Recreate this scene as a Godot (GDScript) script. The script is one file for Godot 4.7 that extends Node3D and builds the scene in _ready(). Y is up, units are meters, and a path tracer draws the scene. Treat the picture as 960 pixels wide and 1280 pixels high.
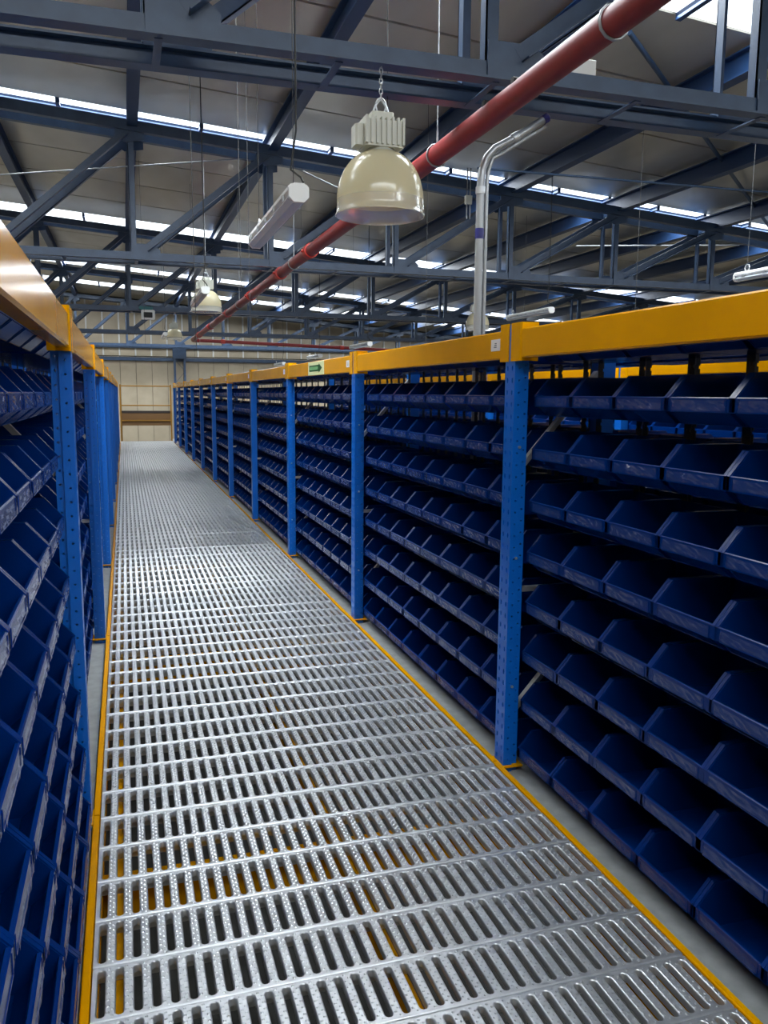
extends Node3D
# A mezzanine aisle between two racks of blue picking bins under a steel truss roof with skylight strips.
# Axes: x to the right of the aisle, y up from the walkway, -z along the aisle. Camera stands at z = 0.

const LEFT := -0.175          # aisle plane of the left rack
const RIGHT := 1.567          # aisle plane of the right rack
const BAY := 2.5228           # distance between uprights
const POST0 := -3.222         # the first upright that stands in view
const NODE0 := 0.22           # x of a truss panel point
const NODE := 1.785           # spacing of truss panel points
const XA := -3.7              # building, left wall
const XB := 16.0              # building, right wall
const ZF := -34.3             # far wall
const ZN := 4.6               # wall behind the camera
const LOW := -3.0             # ground floor under the mezzanine
const ORD := ["topmost", "second", "third", "fourth", "fifth", "sixth", "seventh", "eighth", "lowest"]
const NTH := ["first", "second", "third", "fourth", "fifth", "sixth", "seventh", "eighth", "ninth", "tenth", "eleventh", "twelfth", "thirteenth", "fourteenth"]

var M := {}
var used := {}
var rng := RandomNumberGenerator.new()
var trusses := [-4.6, -11.7, -18.8, -25.9, -33.0]
var skylights := [[1.9, 0.6], [-4.75, -6.55], [-11.78, -12.6], [-18.88, -19.75], [-25.95, -26.7], [-30.2, -31.2]]

# ---------------------------------------------------------------- helpers
func roof_y(x: float) -> float:
	return 5.27 - 0.075 * x

func top_y(x: float) -> float:
	return 5.0 - 0.075 * x

func numbered(called: String) -> String:
	if not used.has(called):
		used[called] = 0
		return called
	used[called] += 1
	return "%s_%03d" % [called, used[called]]

func tag(o: Node3D, label := "", category := "", group := "", kind := "") -> Node3D:
	if label != "": o.set_meta("label", label)
	if category != "": o.set_meta("category", category)
	if group != "": o.set_meta("group", group)
	if kind != "": o.set_meta("kind", kind)
	return o

func thing(called: String, label: String, category: String, at := Vector3.ZERO, group := "") -> Node3D:
	var o := Node3D.new()
	o.name = numbered(called)
	o.position = at
	add_child(o)
	return tag(o, label, category, group)

func struct_root(called: String, label: String, category: String) -> Node3D:
	var o := thing(called, label, category)
	o.set_meta("kind", "structure")
	return o

func new_st() -> SurfaceTool:
	var st := SurfaceTool.new()
	st.begin(Mesh.PRIMITIVE_TRIANGLES)
	return st

func commit(st: SurfaceTool, mat: Material) -> ArrayMesh:
	st.generate_normals()
	var m := st.commit()
	m.surface_set_material(0, mat)
	return m

func inst(called: String, mesh: Mesh, parent: Node, at := Vector3.ZERO) -> MeshInstance3D:
	var o := MeshInstance3D.new()
	o.mesh = mesh
	o.name = called
	o.position = at
	o.cast_shadow = GeometryInstance3D.SHADOW_CASTING_SETTING_ON
	if parent == self: o.name = numbered(called)
	parent.add_child(o, true)
	return o

func obj(called: String, st: SurfaceTool, mat: Material, parent: Node, at := Vector3.ZERO) -> MeshInstance3D:
	return inst(called, commit(st, mat), parent, at)

# a triangle whose front looks along out
func tri(st: SurfaceTool, a: Vector3, b: Vector3, c: Vector3, out: Vector3) -> void:
	if (c - a).cross(b - a).dot(out) < 0.0:
		var t := b
		b = c
		c = t
	st.add_vertex(a)
	st.add_vertex(b)
	st.add_vertex(c)

func quad(st: SurfaceTool, a: Vector3, b: Vector3, c: Vector3, d: Vector3, out: Vector3) -> void:
	tri(st, a, b, c, out)
	tri(st, a, c, d, out)

# hexahedron from 8 corners: bottom ring then top ring
func hexa(st: SurfaceTool, p: Array) -> void:
	st.set_smooth_group(-1)
	var mid := Vector3.ZERO
	for q in p: mid += q / 8.0
	for f in [[0, 1, 2, 3], [4, 5, 6, 7], [0, 1, 5, 4], [1, 2, 6, 5], [2, 3, 7, 6], [3, 0, 4, 7]]:
		var m: Vector3 = (p[f[0]] + p[f[1]] + p[f[2]] + p[f[3]]) / 4.0
		quad(st, p[f[0]], p[f[1]], p[f[2]], p[f[3]], m - mid)

func box(st: SurfaceTool, lo: Vector3, hi: Vector3) -> void:
	hexa(st, [Vector3(lo.x, lo.y, lo.z), Vector3(hi.x, lo.y, lo.z), Vector3(hi.x, lo.y, hi.z), Vector3(lo.x, lo.y, hi.z),
		Vector3(lo.x, hi.y, lo.z), Vector3(hi.x, hi.y, lo.z), Vector3(hi.x, hi.y, hi.z), Vector3(lo.x, hi.y, hi.z)])

# a box with chamfered long edges along axis (0 x, 1 y, 2 z)
func cbox(st: SurfaceTool, lo: Vector3, hi: Vector3, c: float, axis: int) -> void:
	var u := (axis + 1) % 3
	var v := (axis + 2) % 3
	var ring := [[lo[u] + c, lo[v]], [hi[u] - c, lo[v]], [hi[u], lo[v] + c], [hi[u], hi[v] - c], [hi[u] - c, hi[v]], [lo[u] + c, hi[v]], [lo[u], hi[v] - c], [lo[u], lo[v] + c]]
	var a := []
	var b := []
	for r in ring:
		var p := Vector3.ZERO
		p[u] = r[0]
		p[v] = r[1]
		p[axis] = lo[axis]
		a.append(p)
		p[axis] = hi[axis]
		b.append(p)
	st.set_smooth_group(-1)
	loft(st, a, b, (lo + hi) / 2.0)

func loft(st: SurfaceTool, a: Array, b: Array, mid: Vector3, caps := true) -> void:
	var n := a.size()
	for i in n:
		var j := (i + 1) % n
		quad(st, a[i], a[j], b[j], b[i], (a[i] + a[j] + b[i] + b[j]) / 4.0 - mid)
	if caps:
		for i in range(1, n - 1):
			tri(st, a[0], a[i], a[i + 1], a[0] - b[0])
			tri(st, b[0], b[i], b[i + 1], b[0] - a[0])

# a rectangular bar between two points, w across (side), h along up
func bar(st: SurfaceTool, a: Vector3, b: Vector3, w: float, h: float, up := Vector3.UP) -> void:
	var d := (b - a).normalized()
	var s := d.cross(up).normalized() * w / 2.0
	var t := s.cross(d).normalized() * h / 2.0
	hexa(st, [a - s - t, a + s - t, b + s - t, b - s - t, a - s + t, a + s + t, b + s + t, b - s + t])

# an L section between two points, legs w, thickness t
func angle_bar(st: SurfaceTool, a: Vector3, b: Vector3, w: float, t: float, up: Vector3, flip := 1.0) -> void:
	var d := (b - a).normalized()
	var s := d.cross(up).normalized() * flip
	var v := up - d * up.dot(d)
	v = v.normalized()
	var o1 := s * (w / 2.0)
	var o2 := v * (w / 2.0)
	# web stands along v, flange lies along s
	bar(st, a + s * t / 2.0, b + s * t / 2.0, t, w, v)
	bar(st, a + o1 - o2 + v * t / 2.0, b + o1 - o2 + v * t / 2.0, w, t, v)

func tube(st: SurfaceTool, pts: Array, r: float, n := 8, caps := true) -> void:
	st.set_smooth_group(0)
	var rings := []
	var prev := Vector3.ZERO
	for i in pts.size():
		var d: Vector3
		if i == 0: d = pts[1] - pts[0]
		elif i == pts.size() - 1: d = pts[i] - pts[i - 1]
		else: d = (pts[i + 1] - pts[i]).normalized() + (pts[i] - pts[i - 1]).normalized()
		d = d.normalized()
		var s := prev
		if i == 0:
			s = d.cross(Vector3.UP if absf(d.y) < 0.9 else Vector3.RIGHT).normalized()
		s = (s - d * s.dot(d)).normalized()
		prev = s
		var t := d.cross(s)
		var ring := []
		for k in n:
			var a := TAU * k / n
			ring.append(pts[i] + (s * cos(a) + t * sin(a)) * r)
		rings.append(ring)
	for i in rings.size() - 1:
		for k in n:
			var j := (k + 1) % n
			quad(st, rings[i][k], rings[i][j], rings[i + 1][j], rings[i + 1][k], (rings[i][k] + rings[i][j]) / 2.0 - pts[i])
	if caps:
		st.set_smooth_group(-1)
		for k in range(1, n - 1):
			tri(st, rings[0][0], rings[0][k], rings[0][k + 1], pts[0] - pts[1])
			var e: Array = rings[-1]
			tri(st, e[0], e[k], e[k + 1], pts[-1] - pts[-2])

# turned shape about the y axis: profile of Vector2(radius, y)
func lathe(st: SurfaceTool, prof: Array, n: int, at := Vector3.ZERO, smooth := true, inward := 1.0) -> void:
	st.set_smooth_group(0 if smooth else -1)
	for i in prof.size() - 1:
		for k in n:
			var a0 := TAU * k / n
			var a1 := TAU * (k + 1) / n
			var p: Vector2 = prof[i]
			var q: Vector2 = prof[i + 1]
			var A := at + Vector3(p.x * cos(a0), p.y, p.x * sin(a0))
			var B := at + Vector3(p.x * cos(a1), p.y, p.x * sin(a1))
			var C := at + Vector3(q.x * cos(a1), q.y, q.x * sin(a1))
			var D := at + Vector3(q.x * cos(a0), q.y, q.x * sin(a0))
			var am := (a0 + a1) / 2.0
			var dir := q - p
			var out := Vector3(cos(am) * dir.y, -dir.x, sin(am) * dir.y) * inward
			if p.x > 1e-5: tri(st, A, B, C if q.x > 1e-5 else D, out)
			if q.x > 1e-5: tri(st, A, C, D, out)

# a flat extruded polygon (convex), points in 3D on one face, pushed by d
func slab(st: SurfaceTool, pts: Array, d: Vector3) -> void:
	st.set_smooth_group(-1)
	var a := []
	var b := []
	var mid := Vector3.ZERO
	for p in pts:
		a.append(p)
		b.append(p + d)
		mid += (p + d / 2.0) / pts.size()
	loft(st, a, b, mid)

# a plate cell w x h with a hole (8 points) in it; u, v unit vectors, nrm its outward normal
func holed(st: SurfaceTool, c: Vector3, u: Vector3, v: Vector3, nrm: Vector3, w: float, h: float, rx: float, ry: float, deep: float) -> void:
	st.set_smooth_group(-1)
	var outer := [[1, 0], [1, 1], [0, 1], [-1, 1], [-1, 0], [-1, -1], [0, -1], [1, -1]]
	var I := []
	var O := []
	for k in 8:
		var a := TAU * k / 8.0
		I.append(c + u * rx * cos(a) + v * ry * sin(a))
		O.append(c + u * outer[k][0] * w / 2.0 + v * outer[k][1] * h / 2.0)
	for k in 8:
		var j := (k + 1) % 8
		quad(st, I[k], O[k], O[j], I[j], nrm)
		quad(st, I[k], I[j], I[j] - nrm * deep, I[k] - nrm * deep, c - (I[k] + I[j]) / 2.0)

# ---------------------------------------------------------------- materials
func paint(color: Color, rough := 0.4, metal := 0.0, spec := 0.5) -> StandardMaterial3D:
	var m := StandardMaterial3D.new()
	m.albedo_color = color
	m.roughness = rough
	m.metallic = metal
	m.metallic_specular = spec
	return m

func noise_tex(freq: float, lo: Color, hi: Color, sd: int, normal := false, octaves := 4, size := 512, kind := FastNoiseLite.TYPE_SIMPLEX_SMOOTH) -> NoiseTexture2D:
	var n := FastNoiseLite.new()
	n.noise_type = kind
	n.frequency = freq
	n.fractal_octaves = octaves
	n.seed = sd
	var t := NoiseTexture2D.new()
	t.width = size
	t.height = size
	t.seamless = true
	t.noise = n
	if normal:
		t.as_normal_map = true
		t.bump_strength = 4.0
	else:
		var g := Gradient.new()
		g.set_color(0, lo)
		g.set_color(1, hi)
		t.color_ramp = g
	return t

func tri_map(m: StandardMaterial3D, scale: Vector3) -> void:
	m.uv1_triplanar = true
	m.uv1_world_triplanar = true
	m.uv1_scale = scale

func make_materials() -> void:
	M.bin = paint(Color(0.0, 0.145, 0.385), 0.22, 0.0, 0.35)
	M.rack_blue = paint(Color(0.0, 0.36, 0.72), 0.36)
	M.yellow = paint(Color(0.83, 0.57, 0.0), 0.16, 0.0, 0.18)
	M.yellow.albedo_texture = noise_tex(0.006, Color(0.93, 0.93, 0.93), Color(1, 1, 1), 5)
	tri_map(M.yellow, Vector3(0.6, 0.6, 0.6))
	M.black_steel = paint(Color(0.03, 0.03, 0.035), 0.5)
	M.steel = paint(Color(0.84, 0.85, 0.86), 0.3, 0.82)
	M.steel.albedo_texture = noise_tex(0.02, Color(0.93, 0.93, 0.935), Color(1, 1, 1), 11, false, 3, 512, FastNoiseLite.TYPE_CELLULAR)
	M.steel.roughness_texture = noise_tex(0.015, Color(0.75, 0.75, 0.75), Color(1, 1, 1), 12)
	M.steel.roughness_texture_channel = BaseMaterial3D.TEXTURE_CHANNEL_RED
	M.steel.roughness = 0.4
	tri_map(M.steel, Vector3(2.5, 2.5, 2.5))
	M.zinc = paint(Color(0.72, 0.73, 0.74), 0.4, 0.8)
	M.sheet = paint(Color(0.55, 0.56, 0.56), 0.55)
	M.sheet.albedo_texture = noise_tex(0.02, Color(0.86, 0.86, 0.86), Color(1, 1, 1), 21)
	tri_map(M.sheet, Vector3(1, 1, 1))
	M.truss = paint(Color(0.2, 0.29, 0.4), 0.42)
	M.truss.albedo_texture = noise_tex(0.012, Color(0.8, 0.82, 0.85), Color(1, 1, 1), 31)
	tri_map(M.truss, Vector3(0.8, 0.8, 0.8))
	M.purlin = paint(Color(0.12, 0.23, 0.38), 0.5)
	M.roof = paint(Color(0.83, 0.81, 0.76), 0.3, 0.3)
	M.roof.albedo_texture = noise_tex(0.004, Color(0.84, 0.83, 0.8), Color(1, 1, 1), 41)
	M.roof.normal_enabled = true
	M.roof.normal_texture = noise_tex(0.008, Color.BLACK, Color.WHITE, 42, true, 2)
	M.roof.normal_scale = 0.5
	tri_map(M.roof, Vector3(0.35, 0.35, 0.12))
	M.roof_back = paint(Color(0.16, 0.16, 0.16), 0.9)
	M.wall = paint(Color(0.74, 0.69, 0.6), 0.5)
	M.wall.albedo_texture = noise_tex(0.006, Color(0.9, 0.89, 0.87), Color(1, 1, 1), 51)
	tri_map(M.wall, Vector3(0.3, 0.3, 0.3))
	M.wall_back = paint(Color(0.3, 0.28, 0.25), 0.9)
	M.concrete = paint(Color(0.27, 0.27, 0.26), 0.8)
	M.concrete.albedo_texture = noise_tex(0.01, Color(0.75, 0.75, 0.75), Color(1, 1, 1), 61)
	tri_map(M.concrete, Vector3(0.4, 0.4, 0.4))
	M.pipe = paint(Color(0.54, 0.11, 0.11), 0.5)
	M.pipe.albedo_texture = noise_tex(0.015, Color(0.86, 0.84, 0.84), Color(1, 1, 1), 71)
	tri_map(M.pipe, Vector3(1.2, 1.2, 1.2))
	M.coupling = paint(Color(0.68, 0.16, 0.12), 0.45)
	M.white_plastic = paint(Color(0.86, 0.86, 0.85), 0.35)
	M.cream_metal = paint(Color(0.76, 0.76, 0.71), 0.4)
	M.acrylic = paint(Color(0.84, 0.81, 0.68), 0.16)
	M.acrylic.backlight_enabled = true
	M.acrylic.backlight = Color(0.7, 0.64, 0.47)
	M.acrylic_clear = paint(Color(0.95, 0.94, 0.88, 0.36), 0.12)
	M.acrylic_clear.transparency = BaseMaterial3D.TRANSPARENCY_ALPHA
	M.diffuser = paint(Color(0.82, 0.84, 0.86), 0.2)
	M.conduit = paint(Color(0.62, 0.63, 0.64), 0.35, 0.6)
	M.tape = paint(Color(0.1, 0.1, 0.45), 0.45)
	M.wire = paint(Color(0.25, 0.25, 0.25), 0.5, 0.3)
	M.cable = paint(Color(0.06, 0.06, 0.06), 0.6)
	M.film = paint(Color(0.85, 0.88, 0.92, 0.022), 0.08, 0.0, 0.35)
	M.film.transparency = BaseMaterial3D.TRANSPARENCY_ALPHA
	M.sticker = paint(Color(0.86, 0.84, 0.82), 0.5)
	M.sticker_ink = paint(Color(0.2, 0.22, 0.3), 0.5)
	M.sign = paint(Color(0.84, 0.86, 0.66), 0.5)
	M.sign_green = paint(Color(0.03, 0.3, 0.14), 0.5)
	M.sign_print = paint(Color(0.5, 0.72, 0.5), 0.5)
	M.brown = paint(Color(0.5, 0.36, 0.2), 0.6)
	M.rail = paint(Color(0.62, 0.44, 0.12), 0.45)
	M.dark_edge = paint(Color(0.24, 0.2, 0.17), 0.6)
	M.teal = paint(Color(0.1, 0.4, 0.42), 0.5)
	M.skylight = paint(Color(0.9, 0.93, 0.95), 0.5)
	M.skylight.emission_enabled = true
	M.skylight.emission = Color(0.93, 0.97, 1.0)
	M.skylight.emission_energy_multiplier = 1.2

# ---------------------------------------------------------------- scene
func _ready() -> void:
	rng.seed = 7
	make_materials()
	view_and_light()
	shell()
	roof()
	deck()
	racks()
	bins()
	services()
	far_end()

func view_and_light() -> void:
	var cam := Camera3D.new()
	cam.name = "camera"
	cam.fov = 63.718
	cam.near = 0.02
	cam.far = 120.0
	cam.transform = Transform3D(Basis(Vector3(0.954395, 0.007837, 0.298443), Vector3(0.034936, 0.989856, -0.137715), Vector3(-0.296495, 0.141861, 0.94444)), Vector3(0, 1.65, 0))
	add_child(cam)
	cam.current = true
	var env := Environment.new()
	env.background_mode = Environment.BG_SKY
	var sky := Sky.new()
	var sm := ProceduralSkyMaterial.new()
	sm.sky_top_color = Color(0.55, 0.66, 0.8)
	sm.sky_horizon_color = Color(0.8, 0.84, 0.88)
	sm.ground_horizon_color = Color(0.6, 0.6, 0.58)
	sm.ground_bottom_color = Color(0.3, 0.3, 0.29)
	sky.sky_material = sm
	env.sky = sky
	env.ambient_light_source = Environment.AMBIENT_SOURCE_DISABLED
	env.tonemap_mode = Environment.TONE_MAPPER_LINEAR
	env.tonemap_exposure = 2.2
	env.sdfgi_enabled = true
	env.ssao_enabled = true
	env.ssil_enabled = true
	var we := WorldEnvironment.new()
	we.name = "surroundings"
	we.environment = env
	add_child(we)
	# daylight through each translucent roof strip: one area light just under its panes
	for s in skylights:
		var l := AreaLight3D.new()
		l.name = numbered("skylight_glow")
		var xm := (XA + XB) / 2.0
		var ex := Vector3(1, -0.075, 0).normalized()
		var ez := Vector3(0.075, 1, 0).normalized()
		l.transform = Transform3D(Basis(ex, ez.cross(ex), ez), Vector3(xm, roof_y(xm) - 0.035, (s[0] + s[1]) / 2.0))
		l.area_size = Vector2((XB - XA) / ex.x - 0.3, absf(s[0] - s[1]) - 0.04)
		l.area_normalize_energy = false
		l.light_energy = 2.6
		l.light_color = Color(0.95, 0.98, 1.0)
		l.shadow_enabled = true
		l.area_range = 60.0
		add_child(l)

# ---------------------------------------------------------------- building shell
func shell() -> void:
	var st := new_st()
	box(st, Vector3(XA - 0.4, LOW - 0.2, ZF - 0.4), Vector3(XB + 0.4, LOW, ZN + 0.4))
	tag(obj("floor", st, M.concrete, self), "grey concrete ground floor seen dark through the walkway slots", "floor", "", "structure")
	# far wall: backing, and cladding panels proud of it with open joints
	var w := struct_root("wall_far", "beige ribbed cladding wall closing the far end of the hall", "wall")
	st = new_st()
	box(st, Vector3(XA - 0.3, LOW, ZF - 0.3), Vector3(XB + 0.3, 6.2, ZF - 0.05))
	obj("backing", st, M.wall_back, w)
	st = new_st()
	cbox(st, Vector3(0.006, LOW, -0.05), Vector3(0.594, 3.02, 0.0), 0.006, 1)
	var panel := commit(st, M.wall)
	var n := int((XB - XA) / 0.6)
	for i in n:
		var x := XA + i * 0.6
		inst("cladding_panel", panel, w, Vector3(x, 0, ZF))
		st = new_st()
		var h := roof_y(x + 0.6) - 0.06
		cbox(st, Vector3(0.006, 3.06, -0.05), Vector3(0.594, h, -0.01), 0.006, 1)
		obj("cladding_panel", st, M.wall, w, Vector3(x, 0, ZF))
		st = new_st()
		cbox(st, Vector3(-0.03, 3.06, -0.02), Vector3(0.03, h - 0.1, 0.03), 0.008, 1)
		obj("cladding_rib", st, M.white_plastic, w, Vector3(x, 0, ZF))
	# right wall
	w = struct_root("wall_right", "dim beige cladding wall beyond the racks on the right", "wall")
	st = new_st()
	box(st, Vector3(XB + 0.05, LOW, ZF - 0.3), Vector3(XB + 0.3, 6.2, ZN + 0.3))
	obj("backing", st, M.wall_back, w)
	st = new_st()
	cbox(st, Vector3(0.0, LOW, 0.008), Vector3(0.05, roof_y(XB) - 0.05, 1.192), 0.006, 1)
	panel = commit(st, M.wall)
	for i in int((ZN - ZF) / 1.2):
		inst("cladding_panel", panel, w, Vector3(XB, 0, ZF + i * 1.2))
	st = new_st()
	box(st, Vector3(XA - 0.3, LOW, ZF - 0.3), Vector3(XA, 6.2, ZN + 0.3))
	tag(obj("wall_left", st, M.wall, self), "plain beige hall wall out of view on the left", "wall", "", "structure")
	st = new_st()
	box(st, Vector3(XA - 0.3, LOW, ZN), Vector3(XB + 0.3, 6.2, ZN + 0.3))
	tag(obj("wall_back", st, M.wall, self), "plain beige hall wall behind the viewpoint", "wall", "", "structure")

func sloped(st: SurfaceTool, x0: float, x1: float, z0: float, z1: float, lift: float, t: float) -> void:
	hexa(st, [Vector3(x0, roof_y(x0) + lift, z0), Vector3(x1, roof_y(x1) + lift, z0), Vector3(x1, roof_y(x1) + lift, z1), Vector3(x0, roof_y(x0) + lift, z1),
		Vector3(x0, roof_y(x0) + lift + t, z0), Vector3(x1, roof_y(x1) + lift + t, z0), Vector3(x1, roof_y(x1) + lift + t, z1), Vector3(x0, roof_y(x0) + lift + t, z1)])

func roof() -> void:
	var c := struct_root("ceiling", "sloping grey foil-faced roof sheets with bright skylight strips", "roof")
	var st := new_st()
	sloped(st, XA - 0.35, XB + 0.35, ZF - 0.35, ZN + 0.35, 0.07, 0.1)
	obj("roof_cover", st, M.roof_back, c)
	# opaque sheets fill what the skylights leave, split at laps about 1.45 m apart
	var z := ZN
	var edges := []
	for s in skylights: edges.append(s)
	edges.append([ZF, ZF])
	for s in edges:
		var span: float = z - s[0]
		var k := maxi(1, roundi(span / 1.48))
		for i in k:
			st = new_st()
			sloped(st, XA, XB, z - span * (i + 1) / k + 0.022, z - span * i / k - 0.022, 0.0, 0.05)
			if span > 0.1: obj("roof_sheet", st, M.roof, c)
		if s[0] != s[1]:
			# translucent panes between the purlins, with glazing bars over them
			var i0 := -3
			while NODE0 + i0 * NODE < XB:
				var x0 := maxf(XA, NODE0 + i0 * NODE)
				if i0 == -3: x0 = XA
				var x1 := minf(XB, NODE0 + (i0 + 1) * NODE)
				for half in 2:
					var a := lerpf(x0, x1, half * 0.5) + 0.02
					var b := lerpf(x0, x1, half * 0.5 + 0.5) - 0.02
					st = new_st()
					sloped(st, a, b, s[1] + 0.01, s[0] - 0.01, 0.0, 0.03)
					obj("skylight_pane", st, M.skylight, c)
					st = new_st()
					sloped(st, b - 0.005, b + 0.045, s[1], s[0], -0.06, 0.09)
					obj("glazing_bar", st, M.purlin, c)
				i0 += 1
		if s[0] < -11.0 and s[0] > -12.0:
			for zb in [s[0] - 0.2, s[0] - 0.42]:
				st = new_st()
				sloped(st, XA, XB, zb - 0.025, zb + 0.025, -0.05, 0.045)
				obj("transom", st, M.purlin, c)
		z = s[1]
	# purlins: I beams running along the hall at every panel point
	var i := -2
	while NODE0 + i * NODE < XB - 0.2:
		var x := NODE0 + i * NODE
		st = new_st()
		var y := roof_y(x) - 0.05
		var z0 := ZF + 0.05
		var z1 := ZN - 0.02
		box(st, Vector3(x - 0.065, y - 0.015, z0), Vector3(x + 0.065, y, z1))
		box(st, Vector3(x - 0.006, y - 0.21, z0), Vector3(x + 0.006, y - 0.015, z1))
		box(st, Vector3(x - 0.065, y - 0.225, z0), Vector3(x + 0.065, y - 0.21, z1))
		var o := obj("roof_purlin", st, M.purlin, self)
		tag(o, "dark blue steel purlin running along the hall, %s from the left wall" % NTH[i + 2], "purlin", "roof purlins")
		i += 1
	var where := ["crossing the top of the picture above the near lamp", "second from the viewpoint, over the middle of the racks", "third from the viewpoint", "fourth from the viewpoint, behind the red cross pipe", "farthest, close to the end wall"]
	for k in trusses.size():
		truss(trusses[k], "blue steel double roof truss " + where[k], k < 3)

func truss(z: float, label: String, fine: bool) -> void:
	var t := thing("roof_truss", label, "truss", Vector3(0, 3.4, z), "roof trusses")
	var yb := 0.0
	var x0 := XA + 0.02
	var x1 := XB - 0.05
	for s in [1.0, -1.0]:
		var zz: float = s * 0.2
		# bottom chord: channel with a lower flange
		var st := new_st()
		box(st, Vector3(x0, yb - 0.05, zz - 0.008), Vector3(x1, yb + 0.045, zz + 0.008))
		box(st, Vector3(x0, yb - 0.055, zz - 0.05), Vector3(x1, yb - 0.043, zz + 0.05))
		box(st, Vector3(x0, yb + 0.035, zz - 0.05 * s - 0.008 * s), Vector3(x1, yb + 0.047, zz))
		obj("bottom_chord", st, M.truss, t)
		st = new_st()
		bar(st, Vector3(x0, top_y(x0) - 3.4, zz), Vector3(x1, top_y(x1) - 3.4, zz), 0.09, 0.12)
		obj("top_chord", st, M.truss, t)
		var i := -2
		while NODE0 + i * NODE < XB - 0.3:
			var x := NODE0 + i * NODE
			var xn := x + NODE
			var yt := top_y(x) - 3.4
			st = new_st()
			angle_bar(st, Vector3(x - 0.03, yb + 0.04, zz), Vector3(x - 0.03, yt - 0.04, zz), 0.075, 0.009, Vector3(1, 0, 0), s)
			obj("vertical", st, M.truss, t)
			if xn < XB - 0.3:
				st = new_st()
				var a := Vector3(x + 0.12, yb + 0.09, zz + 0.012 * s)
				var b := Vector3(xn - 0.08, top_y(xn) - 3.4 - 0.07, zz + 0.012 * s)
				angle_bar(st, a, b, 0.09, 0.009, Vector3(-(b - a).y, (b - a).x, 0).normalized(), s)
				obj("diagonal", st, M.truss, t)
			st = new_st()
			slab(st, [Vector3(x - 0.06, yb - 0.04, zz + 0.01 * s), Vector3(x + 0.3, yb - 0.04, zz + 0.01 * s), Vector3(x + 0.3, yb + 0.08, zz + 0.01 * s), Vector3(x + 0.22, yb + 0.15, zz + 0.01 * s), Vector3(x - 0.06, yb + 0.15, zz + 0.01 * s)], Vector3(0, 0, 0.01 * s))
			obj("gusset", st, M.truss, t)
			st = new_st()
			slab(st, [Vector3(x - 0.22, yt + 0.03, zz + 0.01 * s), Vector3(x + 0.14, yt + 0.03, zz + 0.01 * s), Vector3(x + 0.14, yt - 0.16, zz + 0.01 * s), Vector3(x - 0.1, yt - 0.2, zz + 0.01 * s), Vector3(x - 0.22, yt - 0.12, zz + 0.01 * s)], Vector3(0, 0, 0.01 * s))
			obj("gusset", st, M.truss, t)
			i += 1
	var j := -2
	while NODE0 + j * NODE < XB - 0.3:
		var x := NODE0 + j * NODE
		for dx in ([0.0, 0.9] if fine else [0.0]):
			var st := new_st()
			box(st, Vector3(x + dx - 0.02, yb - 0.06, -0.2), Vector3(x + dx + 0.02, yb - 0.052, 0.2))
			obj("batten_plate", st, M.truss, t)
		var st2 := new_st()
		var yt := top_y(x) - 3.4
		box(st2, Vector3(x - 0.06, yt - 0.03, -0.2), Vector3(x + 0.06, yt + 0.04, 0.2))
		obj("purlin_cleat", st2, M.truss, t)
		j += 1

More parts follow.
